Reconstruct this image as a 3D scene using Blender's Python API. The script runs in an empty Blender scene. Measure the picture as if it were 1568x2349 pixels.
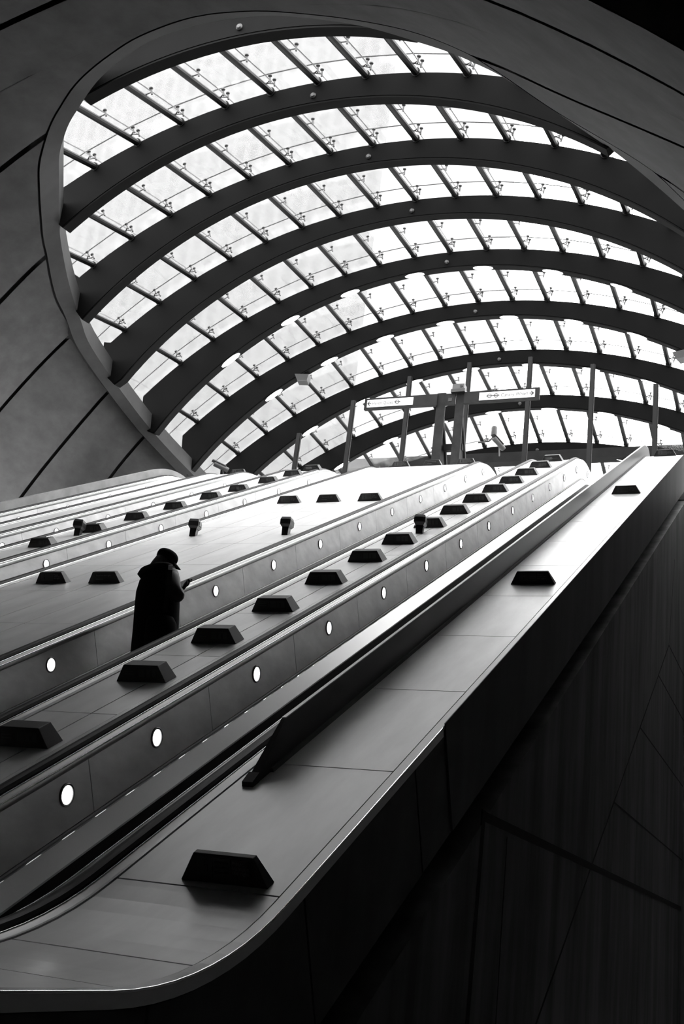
import bpy, math, random
import numpy as np
from mathutils import Matrix, Vector

random.seed(7)
S = bpy.context.scene
COL = S.collection
PI = math.pi

# ------------------------------------------------------------------ camera, world, exposure
R = Matrix(((0.92582465, 0.02438319, 0.37716599),
            (0.35928407, -0.36653681, -0.85823408),
            (0.11731873, 0.93008399, -0.3481093)))
cam_data = bpy.data.cameras.new('camera')
cam = bpy.data.objects.new('camera', cam_data)
COL.objects.link(cam)
cam.matrix_world = R.to_4x4()
cam_data.sensor_fit = 'VERTICAL'
cam_data.sensor_height = 36.0
cam_data.lens = 2560.0 / 2349.0 * 36.0
cam_data.clip_start = 0.05
cam_data.clip_end = 600
S.camera = cam

SKY = 8.0
w = bpy.data.worlds.new('overcast_sky')
S.world = w
w.use_nodes = True
bg = w.node_tree.nodes['Background']
bg.inputs[0].default_value = (1, 1, 1, 1)
bg.inputs[1].default_value = SKY
S.view_settings.view_transform = 'Standard'
S.view_settings.look = 'None'
S.view_settings.gamma = 1
S.view_settings.exposure = 0.25
S.view_settings.use_curve_mapping = False
cy = S.cycles
cy.use_denoising = True
cy.max_bounces = 6
cy.diffuse_bounces = 3
cy.glossy_bounces = 3
cy.transparent_max_bounces = 8
cy.use_adaptive_sampling = True
cy.adaptive_threshold = .01
cy.adaptive_min_samples = 32
cy.transmission_bounces = 4
cy.sample_clamp_indirect = 6.0
cy.caustics_reflective = True


# ------------------------------------------------------------------ materials
def nodes_of(name):
    m = bpy.data.materials.new(name)
    m.use_nodes = True
    nt = m.node_tree
    return m, nt, nt.nodes['Principled BSDF']


def g(v):
    return (v, v, v, 1)


def mat(name, base, rough=.5, metal=0., var=0., scale=(4, 4, 4), rvar=0., bump=0., spec=.5, detail=6, lo=.35, hi=.7, ior=1.5):
    """grey principled material whose tone (and gloss) wander with stretched noise"""
    m, nt, b = nodes_of(name)
    b.inputs['Base Color'].default_value = g(base)
    b.inputs['Roughness'].default_value = rough
    b.inputs['Metallic'].default_value = metal
    b.inputs['Specular IOR Level'].default_value = spec
    b.inputs['IOR'].default_value = ior
    if var or rvar or bump:
        tc = nt.nodes.new('ShaderNodeTexCoord')
        mp = nt.nodes.new('ShaderNodeMapping')
        mp.inputs['Scale'].default_value = scale
        nz = nt.nodes.new('ShaderNodeTexNoise')
        nz.inputs['Scale'].default_value = 1.0
        nz.inputs['Detail'].default_value = detail
        nz.inputs['Roughness'].default_value = .6
        nt.links.new(tc.outputs['Object'], mp.inputs[0])
        nt.links.new(mp.outputs[0], nz.inputs['Vector'])
        if var:
            r = nt.nodes.new('ShaderNodeValToRGB')
            r.color_ramp.elements[0].position = lo
            r.color_ramp.elements[1].position = hi
            r.color_ramp.elements[0].color = g(base * (1 - var))
            r.color_ramp.elements[1].color = g(min(1, base * (1 + var)))
            nt.links.new(nz.outputs['Fac'], r.inputs[0])
            nt.links.new(r.outputs[0], b.inputs['Base Color'])
        if rvar:
            q = nt.nodes.new('ShaderNodeMapRange')
            q.inputs[3].default_value = rough - rvar
            q.inputs[4].default_value = rough + rvar
            nt.links.new(nz.outputs['Fac'], q.inputs[0])
            nt.links.new(q.outputs[0], b.inputs['Roughness'])
        if bump:
            bp = nt.nodes.new('ShaderNodeBump')
            bp.inputs['Strength'].default_value = bump
            bp.inputs['Distance'].default_value = .01
            nt.links.new(nz.outputs['Fac'], bp.inputs['Height'])
            nt.links.new(bp.outputs[0], b.inputs['Normal'])
    return m


def emit(name, strength):
    m, nt, b = nodes_of(name)
    b.inputs['Base Color'].default_value = g(.8)
    b.inputs['Emission Color'].default_value = g(1)
    b.inputs['Emission Strength'].default_value = strength
    return m


M = {}
M['deck'] = mat('brushed_deck_metal', .85, .32, .40, var=.10, scale=(3.5, .8, .8), detail=7, ior=2.0)
M['deck_trim'] = mat('deck_edge_metal', .86, .25, .25, ior=1.9)
M['panel'] = mat('satin_panel_metal', .84, .42, .5, var=.12, scale=(2.2, 2.2, 5))
M['plate'] = mat('satin_guide_metal', .52, .32, .85)
M['trim'] = mat('bright_guide_metal', .85, .25, 1.)
M['dull'] = mat('dull_skirt_metal', .16, .45, 1.)
M['rubber'] = mat('black_handrail_rubber', .006, .42, spec=.2)
M['black'] = mat('black_casing', .010, .55)
M['box'] = mat('black_cast_sign_box', .010, .38, bump=.15, scale=(160, 160, 160))
M['plaque'] = mat('black_plaque', .006, .35)
M['plaque_line'] = mat('plaque_lettering', .10, .5)
M['plaque_pale'] = mat('plaque_grey_field', .035, .5)
M['joint'] = mat('dark_joint_filler', .01, .9)
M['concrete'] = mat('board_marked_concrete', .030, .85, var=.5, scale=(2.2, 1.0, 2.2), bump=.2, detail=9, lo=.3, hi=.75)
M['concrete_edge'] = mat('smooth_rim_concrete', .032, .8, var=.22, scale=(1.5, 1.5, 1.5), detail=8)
M['wall'] = mat('stained_wall_concrete', .15, .75, var=.5, scale=(2.2, 2.2, .35), bump=.15, detail=9)
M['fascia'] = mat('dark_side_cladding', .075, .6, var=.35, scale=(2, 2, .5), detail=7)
M['parapet'] = mat('parapet_concrete', .23, .7, var=.2, scale=(2, 2, 2))
M['floor'] = mat('floor_stone', .30, .5, var=.15, scale=(2, 2, 2))
M['landing'] = mat('landing_stone', .5, .5, var=.15, scale=(2, 2, 2))
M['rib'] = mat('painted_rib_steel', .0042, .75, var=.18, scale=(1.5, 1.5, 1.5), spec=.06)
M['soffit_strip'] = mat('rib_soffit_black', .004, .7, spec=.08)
M['purlin'] = mat('tube_steel', .011, .45, spec=.15)
M['fitting'] = mat('dark_fitting_steel', .05, .4, metal=.5)
M['bolt'] = mat('bolt_cap_steel', .05, .4, metal=.6)
M['post'] = mat('grey_post_steel', .018, .6, spec=.12)
M['gantry'] = mat('gantry_steel', .018, .6, var=.3, scale=(3, 3, 3), spec=.10)
M['beam'] = mat('dark_beam_steel', .014, .7, var=.2, scale=(2, 2, 2), spec=.06)
M['lamp'] = emit('lamp_glow', 4.)
M['ribl'] = emit('rib_lamp_glow', 4.)
for lamp_name in ('lamp', 'ribl'):
    M[lamp_name].cycles.emission_sampling = 'NONE'
M['sign'] = emit('lit_sign_face', .1)
M['sign_ink'] = mat('sign_ink', .03, .6)
M['coat'] = mat('black_wool', .008, .95, spec=.1)
M['sleeve'] = mat('black_jacket_nylon', .010, .55, spec=.3)
M['cap'] = mat('black_cap_wool', .009, .9, spec=.15)
M['skin'] = mat('skin', .10, .6)
M['hair'] = mat('dark_hair', .01, .6)
M['grey_hair'] = mat('grey_hair', .22, .7)
M['strap'] = mat('woven_strap', .011, .8)
M['phone'] = mat('phone_case', .02, .3)
M['camera'] = mat('camera_housing', .05, .4)
M['camera_dark'] = mat('camera_dark', .015, .4)
M['leaf'] = mat('leaf', .05, .7, var=.4, scale=(2, 2, 2))
M['bark'] = mat('bark', .12, .9)
M['ground'] = mat('pale_paving', .14, .9)

# tower: pale facade with rows of slightly darker windows
m, nt, b = nodes_of('tower_facade')
tc = nt.nodes.new('ShaderNodeTexCoord')
mp = nt.nodes.new('ShaderNodeMapping')
mp.inputs['Rotation'].default_value = (PI / 2, 0, 0)
bk = nt.nodes.new('ShaderNodeTexBrick')
bk.offset = 0
bk.inputs['Color1'].default_value = g(.062)
bk.inputs['Color2'].default_value = g(.070)
bk.inputs['Mortar'].default_value = g(.080)
bk.inputs['Scale'].default_value = 1
bk.inputs['Mortar Size'].default_value = .28
bk.inputs['Mortar Smooth'].default_value = .1
bk.inputs['Brick Width'].default_value = 1.3
bk.inputs['Row Height'].default_value = 3.2
nt.links.new(tc.outputs['Object'], mp.inputs[0])
nt.links.new(mp.outputs[0], bk.inputs['Vector'])
nt.links.new(bk.outputs['Color'], b.inputs['Base Color'])
b.inputs['Roughness'].default_value = .5
M['tower'] = m

# glass: clear pane, weak reflection, rain-streaked dust that scatters a little light
m, nt, b = nodes_of('dusty_glass')
nt.nodes.remove(b)
out = nt.nodes['Material Output']
tr = nt.nodes.new('ShaderNodeBsdfTransparent')
tr.inputs[0].default_value = g(.97)
gl = nt.nodes.new('ShaderNodeBsdfGlossy')
gl.inputs['Roughness'].default_value = .05
tl = nt.nodes.new('ShaderNodeBsdfTranslucent')
tl.inputs[0].default_value = g(.15)
tc = nt.nodes.new('ShaderNodeTexCoord')
mp = nt.nodes.new('ShaderNodeMapping')
mp.inputs['Scale'].default_value = (5, 1.2, 5)
nz = nt.nodes.new('ShaderNodeTexNoise')
nz.inputs['Scale'].default_value = 1
nz.inputs['Detail'].default_value = 7
mr = nt.nodes.new('ShaderNodeMapRange')
mr.inputs[1].default_value = .35
mr.inputs[2].default_value = .75
mr.inputs[3].default_value = .02
mr.inputs[4].default_value = .22
mx1 = nt.nodes.new('ShaderNodeMixShader')
mx2 = nt.nodes.new('ShaderNodeMixShader')
mx2.inputs[0].default_value = .05
nt.links.new(tc.outputs['Object'], mp.inputs[0])
nt.links.new(mp.outputs[0], nz.inputs['Vector'])
nt.links.new(nz.outputs['Fac'], mr.inputs[0])
nt.links.new(mr.outputs[0], mx1.inputs[0])
nt.links.new(tr.outputs[0], mx1.inputs[1])
nt.links.new(tl.outputs[0], mx1.inputs[2])
nt.links.new(mx1.outputs[0], mx2.inputs[1])
nt.links.new(gl.outputs[0], mx2.inputs[2])
nt.links.new(mx2.outputs[0], out.inputs[0])
M['glass'] = m


# ------------------------------------------------------------------ building helpers
class MB:
    def __init__(s):
        s.v, s.f = [], []

    def add(s, vs, fs):
        n = len(s.v)
        s.v += [tuple(map(float, p)) for p in vs]
        s.f += [tuple(i + n for i in f) for f in fs]
        return s

    def box(s, a, b):
        x0, y0, z0 = a
        x1, y1, z1 = b
        return s.add([(x0, y0, z0), (x1, y0, z0), (x1, y1, z0), (x0, y1, z0),
                      (x0, y0, z1), (x1, y0, z1), (x1, y1, z1), (x0, y1, z1)],
                     [(0, 3, 2, 1), (4, 5, 6, 7), (0, 1, 5, 4), (1, 2, 6, 5), (2, 3, 7, 6), (3, 0, 4, 7)])

    def hexa(s, P):
        return s.add(P, [(0, 3, 2, 1), (4, 5, 6, 7), (0, 1, 5, 4), (1, 2, 6, 5), (2, 3, 7, 6), (3, 0, 4, 7)])

    def rings(s, rings, closed=True, caps=True):
        n = len(rings[0])
        base = len(s.v)
        for r in rings:
            s.v += [tuple(map(float, p)) for p in r]
        for i in range(len(rings) - 1):
            for j in range(n if closed else n - 1):
                a = base + i * n + j
                b2 = base + i * n + (j + 1) % n
                s.f.append((a, b2, b2 + n, a + n))
        if caps and closed:
            s.f.append(tuple(base + j for j in reversed(range(n))))
            s.f.append(tuple(base + (len(rings) - 1) * n + j for j in range(n)))
        return s

    def tube(s, p0, p1, r0, r1=None, n=10, caps=True):
        r1 = r0 if r1 is None else r1
        p0, p1 = Vector(p0), Vector(p1)
        d = (p1 - p0).normalized()
        u = d.orthogonal().normalized()
        v = d.cross(u)
        ring = lambda p, r: [p + u * math.cos(2 * PI * k / n) * r + v * math.sin(2 * PI * k / n) * r for k in range(n)]
        return s.rings([ring(p0, r0), ring(p1, r1)], True, caps)

    def lathe(s, prof, origin, axis, n=24, caps=True):
        """prof: list of (radius, height along axis)"""
        o, d = Vector(origin), Vector(axis).normalized()
        u = d.orthogonal().normalized()
        v = d.cross(u)
        return s.rings([[o + d * h + (u * math.cos(2 * PI * k / n) + v * math.sin(2 * PI * k / n)) * r
                         for k in range(n)] for r, h in prof], True, caps)

    def build(s, name, m, parent=None, smooth=False):
        me = bpy.data.meshes.new(name)
        me.from_pydata(s.v, [], s.f)
        me.update()
        import bmesh
        bm = bmesh.new()
        bm.from_mesh(me)
        bmesh.ops.recalc_face_normals(bm, faces=bm.faces)
        bm.to_mesh(me)
        bm.free()
        me.materials.append(M[m] if isinstance(m, str) else m)
        if smooth:
            for p in me.polygons:
                p.use_smooth = True
            if smooth == 'auto':
                me.set_sharp_from_angle(angle=math.radians(35))
        o = bpy.data.objects.new(name, me)
        COL.objects.link(o)
        if parent is not None:
            o.parent = parent
        return o


def tag(o, label=None, cat=None, group=None, kind=None):
    if label:
        o['label'] = label
    if cat:
        o['category'] = cat
    if group:
        o['group'] = group
    if kind:
        o['kind'] = kind
    return o


def empty(name, loc=(0, 0, 0), mat4=None, label=None, cat=None, group=None):
    o = bpy.data.objects.new(name, None)
    o.empty_display_size = .1
    COL.objects.link(o)
    o.matrix_world = mat4 if mat4 is not None else Matrix.Translation(loc)
    return tag(o, label, cat, group)


def struct(o):
    o['kind'] = 'structure'
    return o


def copy_tree(o, parent=None):
    c = o.copy()
    COL.objects.link(c)
    if parent is not None:
        c.parent = parent
    for ch in list(o.children):
        copy_tree(ch, c)
    return c


# ------------------------------------------------------------------ the escalator line: level, curve, 30 degree slope, curve, level
A30 = math.radians(30)
C30, S30 = math.cos(A30), math.sin(A30)
HD = 2.3
TB, TT = 4.134, 23.5                 # slope begins and ends (distance along the slope direction)
RB, RT = 2.612, 2.6
LB, LT = RB * A30, RT * A30


def path(t):
    """point (y,z) on the deck line and the unit tangent there"""
    if t < TB:
        y0, z0 = TB * C30 + HD * S30, TB * S30 - HD * C30
        a = A30 - min((TB - t) / RB, A30)
        cyy, czz = y0 - RB * S30, z0 + RB * C30
        y, z = cyy + RB * math.sin(a), czz - RB * math.cos(a)
        if t < TB - LB:
            y -= (TB - LB - t)
        return y, z, math.cos(a), math.sin(a)
    if t <= TT:
        return t * C30 + HD * S30, t * S30 - HD * C30, C30, S30
    y0, z0 = TT * C30 + HD * S30, TT * S30 - HD * C30
    a = A30 - min((t - TT) / RT, A30)
    cyy, czz = y0 + RT * S30, z0 - RT * C30
    y, z = cyy - RT * math.sin(a), czz + RT * math.cos(a)
    if t > TT + LT:
        y += t - TT - LT
    return y, z, math.cos(a), math.sin(a)


def P(x, t, o=0.):
    y, z, c, s = path(t)
    return (x, y - s * o, z + c * o)


def tsamples(t0, t1):
    ts = {t0, t1}
    for a, b, n in ((TB - LB, TB, 10), (TT, TT + LT, 10)):
        for i in range(n + 1):
            q = a + (b - a) * i / n
            if t0 < q < t1:
                ts.add(q)
    return sorted(ts)


def along(mb, prof, t0, t1, closed=True):
    return mb.rings([[P(x, t, o) for x, o in prof] for t in tsamples(t0, t1)], closed, closed)


T0, T1 = -1.2, TT + LT + 1.9         # both ends of the machines
FACE = Matrix(((1, 0, 0), (0, C30, -S30), (0, S30, C30))).to_4x4()


def seat(x, t):
    y, z, c, s = path(t)
    m = Matrix(((1, 0, 0, x), (0, c, -s, y), (0, s, c, z), (0, 0, 0, 1)))
    return m


# ------------------------------------------------------------------ the hall: sloping concrete vault with the great eye of the canopy
X0 = -7.75
XS = -7.82
RIMC = [(0, 10.66), (.9, 10.74), (1.5, 10.93), (2.05, 11.17), (2.45, 11.4), (2.9, 11.72), (3.3, 12.02), (3.65, 12.35), (3.97, 12.7),
        (4.32, 13.2), (4.9, 14.05), (5.45, 14.9), (6.19, 16.3), (6.76, 17.6), (7.17, 18.65), (7.62, 20.75), (7.96, 22.85), (8.15, 25.1),
        (8.25, 27.5), (8.2, 30.), (7.8, 33.), (6.5, 36.), (4., 38.3), (0, 39.5)]


def catmull(pts, n):
    out = []
    for i in range(len(pts) - 1):
        p0 = Vector(pts[i - 1]) if i else Vector((-pts[1][0], pts[1][1]))
        p1, p2 = Vector(pts[i]), Vector(pts[i + 1])
        p3 = Vector(pts[i + 2]) if i + 2 < len(pts) else Vector((-pts[-2][0], pts[-2][1]))
        for k in range(n):
            t = k / n
            out.append(.5 * ((2 * p1) + (p2 - p0) * t + (2 * p0 - 5 * p1 + 4 * p2 - p3) * t * t + (3 * p1 - p0 - 3 * p2 + p3) * t ** 3))
    out.append(Vector(pts[-1]))
    return out


HALF = catmull(RIMC, 5)
RIM = [(q.x, q.y) for q in HALF] + [(-q.x, q.y) for q in HALF[-2:0:-1]]


def rim_z(y):
    return 12.1 - .03 * (y - 10)


def offset_rim(d):
    out = []
    n = len(RIM)
    for i in range(n):
        a, b2 = RIM[i - 1], RIM[(i + 1) % n]
        tx, ty = b2[0] - a[0], b2[1] - a[1]
        l = math.hypot(tx, ty)
        out.append((RIM[i][0] + ty / l * d, RIM[i][1] - tx / l * d))
    return out


DXG = [0, 1, 2, 3, 4, 5, 6, 7, 8, 9, 9.7, 10.4]
ST9 = [11.4, 11.25, 10.98, 10.65, 10.2, 9.54, 8.74, 7.85, 6.8, 5.2, 3.4, .5]
STN = [(-14., [z - 5.2 for z in ST9]), (0., [z - 5.2 for z in ST9]), (9., ST9),
       (12., [12.6, 12.55, 12.45, 12.25, 11.67, 10.88, 10.17, 9.45, 8.4, 6.9, 5.5, 3.6]),
       (15.1, [13, 13, 13, 12.9, 12.7, 12.4, 11.75, 10.55, 9.25, 7.7, 6.3, 4.7]),
       (18.1, [13.6, 13.6, 13.5, 13.4, 13.2, 13., 12.8, 12.25, 11.2, 9.9, 8.7, 7.3]),
       (20.8, [13.6, 13.6, 13.6, 13.6, 13.5, 13.4, 13.2, 12.8, 12.0, 10.62, 9.6, 8.4]),
       (23.3, [13.6, 13.6, 13.6, 13.6, 13.6, 13.5, 13.4, 13.1, 12.45, 11.2, 10.05, 8.8]),
       (33., [13.6, 13.6, 13.6, 13.6, 13.6, 13.5, 13.4, 13.1, 12.3, 11.1, 10., 8.8])]


FDX = np.arange(0, 10.41, .05)


def smooth_profile(z):
    f = np.interp(FDX, DXG, z)
    pad = 14
    e = np.concatenate([f[pad:0:-1], f, f[-1] + (f[-1] - f[-2]) * np.arange(1, pad + 1)])
    k = np.hanning(2 * pad + 1)
    return np.convolve(e, k / k.sum(), 'valid')


STN = [(y, smooth_profile(z)) for y, z in STN]


def soffit(y, dx):
    ys = [s[0] for s in STN]
    i = max(0, min(len(STN) - 2, int(np.searchsorted(ys, y)) - 1))
    t = (y - ys[i]) / (ys[i + 1] - ys[i])
    return float((1 - t) * np.interp(dx, FDX, STN[i][1]) + t * np.interp(dx, FDX, STN[i + 1][1]))


RIN = RIM
ROUT = offset_rim(.27)
RGAP = offset_rim(.305)
half_out = [(x, y) for x, y in RGAP if x >= 0 and y < 33]
half_out.sort(key=lambda q: q[1])
GY = [q[1] for q in half_out]
GX = [q[0] for q in half_out]


def start_dx(y):
    return 0. if y <= GY[0] else float(np.interp(y, GY, GX))


JOINTS = [6.9, 9., 12., 15.1, 18.1, 20.8, 23.3, 32.]


def shell(mb, y0, y1, lift=0.):
    ys = set(np.linspace(y0, y1, max(3, int((y1 - y0) / .3))))
    ys |= {y for y in GY if y0 < y < y1 and y < 14}
    ys = sorted(ys)
    for sgn in (-1, 1):
        rows = []
        for y in ys:
            a = start_dx(y)
            rows.append([(XS + sgn * (a + (10.4 - a) * k / 26), y, soffit(y, a + (10.4 - a) * k / 26) + lift) for k in range(27)])
        mb.rings(rows, False, False)


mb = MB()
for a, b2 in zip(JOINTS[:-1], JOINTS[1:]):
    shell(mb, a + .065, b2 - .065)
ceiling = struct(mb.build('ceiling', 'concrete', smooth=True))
mb = MB()
shell(mb, 6.95, 32., .16)
back = mb.build('ceiling_joint', 'joint', ceiling)
# lower, recessed run of the vault over and behind the viewer
mb = MB()
shell(mb, -13., 6.9, .55)
mb.rings([[(XS + d, 6.9, soffit(6.9, abs(d))) for d in np.linspace(-10.4, 10.4, 50)],
          [(XS + d, 6.9, soffit(6.9, abs(d)) + .6) for d in np.linspace(-10.4, 10.4, 50)]], False, False)
struct(mb.build('ceiling_low', 'fascia', smooth=True))

# the rim: flat band round the eye and the upstand inside it
mb = MB()
gb = MB()
band, dark = [], []
RBACK = offset_rim(.5)
for i in range(len(RIM)):
    (x, y), (xo, yo), (xb, yb) = RIM[i], ROUT[i], RBACK[i]
    zi = rim_z(y)
    zo = min(zi - .10, soffit(min(yo, 32.9), abs(xo)))
    zb = min(zi, soffit(min(yb, 32.9), abs(xb)))
    band.append([(XS + xo, yo, zo + .3), (XS + xo, yo, zo), (XS + x, y, zi), (XS + x, y, zi + .40), (XS + xo, yo, zi + .40)])
    dark.append([(XS + xo, yo, zo + .10), (XS + xb, yb, zb + .10)])
band.append(band[0])
dark.append(dark[0])
mb.rings(band, False, False)
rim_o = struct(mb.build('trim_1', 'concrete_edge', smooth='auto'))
gb.rings(dark, False, False)
gb.build('trim_groove', 'joint', rim_o)

# side walls, floors, end walls
mb = MB()
mb.box((-18.7, -13, -1.5), (-18.2, 33, 11))
struct(mb.build('wall_left', 'wall'))
mb = MB()
mb.box((2.55, -13, -1.5), (3.0, 33, 11))
struct(mb.build('wall_right', 'wall'))
mb = MB()
mb.box((-18.7, -13.5, -1.5), (3.0, -13, 8))
struct(mb.build('wall_back', 'wall'))
mb = MB()
mb.box((-18.2, -13, -1.5), (2.55, 26, -1.35))
struct(mb.build('floor', 'floor'))
mb = MB()
mb.box((-2.3, 22.0, -1.35), (2.55, 22.3, 9.0))
struct(mb.build('wall_end', 'wall'))
mb = MB()
mb.box((-18.2, 22.9, 8.75), (2.55, 60, 9.05))
struct(mb.build('floor_landing', 'landing'))
mb = MB()
mb.box((-120, -40, 10.0), (-18.7, 160, 10.3))
mb.box((3.0, -40, 10.0), (80, 160, 10.3))
mb.box((-18.7, 60, 8.7), (3.0, 160, 9.05))
struct(mb.build('pavement', 'ground'))

# concrete side of the escalator bank under the right deck
mb = MB()
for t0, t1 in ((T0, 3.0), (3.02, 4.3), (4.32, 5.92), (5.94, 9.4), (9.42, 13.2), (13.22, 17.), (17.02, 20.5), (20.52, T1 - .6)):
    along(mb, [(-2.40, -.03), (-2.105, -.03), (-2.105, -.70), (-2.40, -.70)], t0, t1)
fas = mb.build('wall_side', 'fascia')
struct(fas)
mb = MB()
along(mb, [(-2.42, -.03), (-2.36, -.03), (-2.36, -1.2), (-2.42, -1.2)], T0, T1 - .6)
mb.build('shadow_gap', 'joint', fas)
mb = MB()
ts = [T0] + [q for q in tsamples(T0, TT + LT) if q > T0]
top = [P(-2.09, t, -.93) for t in ts]
mb.rings([[(-2.09, p[1], max(p[2], -1.3)) for p in top], [(-2.09, p[1], -1.35) for p in top]], False, False)
mb.rings([[(-2.09, p[1], max(p[2], -1.3)) for p in top], [(-2.40, p[1], max(p[2], -1.3)) for p in top]], False, False)
lower = mb.build('wall_lower', 'wall')
struct(lower)
mb = MB()


def strip(mb, a, b2, wd=.02, x=-2.088):
    (y0, z0), (y1, z1) = a, b2
    l = math.hypot(y1 - y0, z1 - z0)
    ny, nz = -(z1 - z0) / l * wd / 2, (y1 - y0) / l * wd / 2
    mb.hexa([(x - .01, y0 + ny, z0 + nz), (x, y0 + ny, z0 + nz), (x, y0 - ny, z0 - nz), (x - .01, y0 - ny, z0 - nz),
             (x - .01, y1 + ny, z1 + nz), (x, y1 + ny, z1 + nz), (x, y1 - ny, z1 - nz), (x - .01, y1 - ny, z1 - nz)])


strip(mb, (7.9, .86), (21.9, 1.06), .07)
strip(mb, (7.88, .9), (7.80, -1.3), .09)
strip(mb, (9.6, -.78), (19.3, 5.2), .03)
strip(mb, (19.3, 5.2), (20., 7.), .02)
strip(mb, (8.6, .8), (8.62, -1.3), .02)
for y0, z0 in ((13.75, 1.78), (15.9, 3.1), (17.9, 4.33), (19.3, 5.2)):
    strip(mb, (y0, z0), (21.95, z0 + .12), .025)
mb.build('wall_joint', 'joint', lower)

# parapet that closes the bank on the far side
mb = MB()
along(mb, [(-14.62, .20), (-14.47, .20), (-14.47, -.9), (-14.62, -.9)], T0, TT + LT + 1.)
struct(mb.build('wall_parapet', 'parapet'))

# ------------------------------------------------------------------ glass canopy
NR = 10
CZ = [12.85, 13.81, 14.56, 15.16, 15.56, 15.76, 15.78, 15.70, 15.35, 14.75]
RL = [7.9, 8.62, 9.29, 9.68, 10.2, 10.8, 11.42, 12.0, 12.5, 12.9]
RU = [10.9, 11.37, 11.80, 12.2, 12.7, 13.2, 13.8, 14.4, 14.9, 15.3]
TILT = math.radians(10)
UPV = Vector((0, -math.sin(TILT), math.cos(TILT)))
NRM = Vector((0, math.cos(TILT), math.sin(TILT)))
RTH = .26


def rib_dx(y):
    ys = [q[1] for q in RIMC]
    xs = [q[0] for q in RIMC]
    return float(np.interp(y, ys, xs))


def on_rib(k, u, which, back=0., out=0., foot=True):
    """point on rib k, u metres off the centre line, on its lower or upper curve"""
    p0 = Vector((X0, 11.42 + 2.65 * k, CZ[k]))
    rr, e = (RL[k], -.245) if which == 'low' else (RU[k], .13)
    q = math.sqrt(max(.01, rr * rr - u * u)) - rr + e
    if foot:
        q = max(q, (12.1 - .03 * (1.42 + 2.65 * k) + (-.22 if which == 'low' else .45) + 1.2 * max(0, abs(u) - rib_dx(11.42 + 2.65 * k) - .16) - CZ[k]) / math.cos(TILT))
    nrm = Vector((u / rr, 0, 0)) + UPV * (math.sqrt(max(0, rr * rr - u * u)) / rr)
    return p0 + Vector((u, 0, 0)) + UPV * q + NRM * back + nrm * out


UMAX = [rib_dx(11.42 + 2.65 * k) + .5 for k in range(NR)]
canopy = empty('glass_canopy', (X0, 24, 10.5), label='great arched glass and steel canopy over the escalators', cat='canopy')
INV = canopy.matrix_world.inverted()


def to_canopy(o):
    o.parent = canopy
    o.matrix_parent_inverse = INV
    return o


LAMPU = [-5.85, -4.2, -2.57, -.86, .88, 2.58, 4.17, 5.8]
for k in range(NR):
    us = np.linspace(-UMAX[k], UMAX[k], 81)
    mb = MB()
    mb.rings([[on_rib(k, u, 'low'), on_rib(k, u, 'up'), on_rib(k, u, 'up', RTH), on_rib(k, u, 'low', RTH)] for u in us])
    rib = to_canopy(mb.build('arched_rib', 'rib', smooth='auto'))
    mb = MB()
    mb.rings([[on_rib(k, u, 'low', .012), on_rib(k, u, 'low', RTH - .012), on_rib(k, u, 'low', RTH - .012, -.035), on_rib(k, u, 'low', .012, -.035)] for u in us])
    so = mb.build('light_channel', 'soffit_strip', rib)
    mb = MB()
    c = on_rib(k, 0, 'low', -.02, .12)
    mb.lathe([(.055, .02), (.055, -.005), (.03, -.03), (.0, -.032)], c + Vector((0, 0, 0)), NRM, 16)
    mb.build('bolt_cap', 'bolt', rib, smooth='auto')
    if k >= 4:
        for u in LAMPU:
            if abs(u) > UMAX[k] - 1.2 and k < 8:
                continue
            lb = MB()
            uu = np.linspace(u - .24, u + .24, 9)
            fe = [.35, .75, .95, 1, 1, 1, .95, .75, .35]
            lb.rings([[on_rib(k, q, 'low', RTH / 2 + (a - RTH / 2) * e, -h) for a, h in
                       ((.016, .02), (.016, .037), (.024, .039), (RTH - .024, .039), (RTH - .016, .037), (RTH - .016, .02))] for q, e in zip(uu, fe)])
            lb.build('rib_lamp', 'ribl', rib, smooth='auto')

STEP = .915
purlins, panes, clamps = [], [], []
for k in range(NR - 1):
    lim = UMAX[k + 1] - .25
    for j in range(-10, 11):
        u1, u0 = .07 + STEP * j, .07 + STEP * j
        if abs(u1) > lim:
            continue
        purlins.append((k, j, u0, u1))
purlins.sort(key=lambda q: q[0])
px_extra = MB()
pf_extra = MB()
for n, (k, j, u0, u1) in enumerate(purlins):
    a = on_rib(k, max(-RU[k] * .9, min(RU[k] * .9, u0)), 'up', RTH * .5, .03, False)
    b2 = on_rib(k + 1, u1, 'up', RTH * .5, .03, False)
    d = (b2 - a).normalized()
    nrm = (on_rib(k + 1, u1, 'up', 0, 1., False) - on_rib(k + 1, u1, 'up', 0, 0, False)).normalized()
    side = Vector((nrm.z, 0, -nrm.x)).normalized()
    mb = px_extra if n >= 100 else MB()
    mb.tube(a, b2, .062, n=10)
    foot = b2 - d * .26
    mb.tube(b2 - d * .16 + nrm * .0, b2 - d * .10, .082, n=10)

    def spider(fb, q, two):
        arm = .14
        hub = q + nrm * .04 + side * .055
        fb.tube(q + nrm * .02, hub, .022, n=6)
        tips = [hub + side * arm * .75 + d * (.09 if two else 0)] + ([hub + side * arm * .75 - d * .09] if two else [])
        for tp in tips:
            fb.tube(hub, tp, .012, n=6)
            fb.tube(tp - nrm * .045, tp + nrm * .05, .017, n=8)
            fb.tube(tp + nrm * .05, tp + nrm * .075, .017, .038, n=10)
            fb.tube(tp + nrm * .075, tp + nrm * .09, .038, n=10)
    fb = pf_extra if n >= 100 else MB()
    fm = pf_extra if n >= 100 else MB()
    mid = a + (b2 - a) * .5
    spider(fb, b2 - d * .42, True)
    spider(fm, mid, False)
    if n < 100:
        pu = to_canopy(mb.build('purlin', 'purlin', smooth='auto'))
        fb.build('glass_fitting', 'fitting', pu)
        fm.build('middle_fitting', 'fitting', pu)
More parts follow.
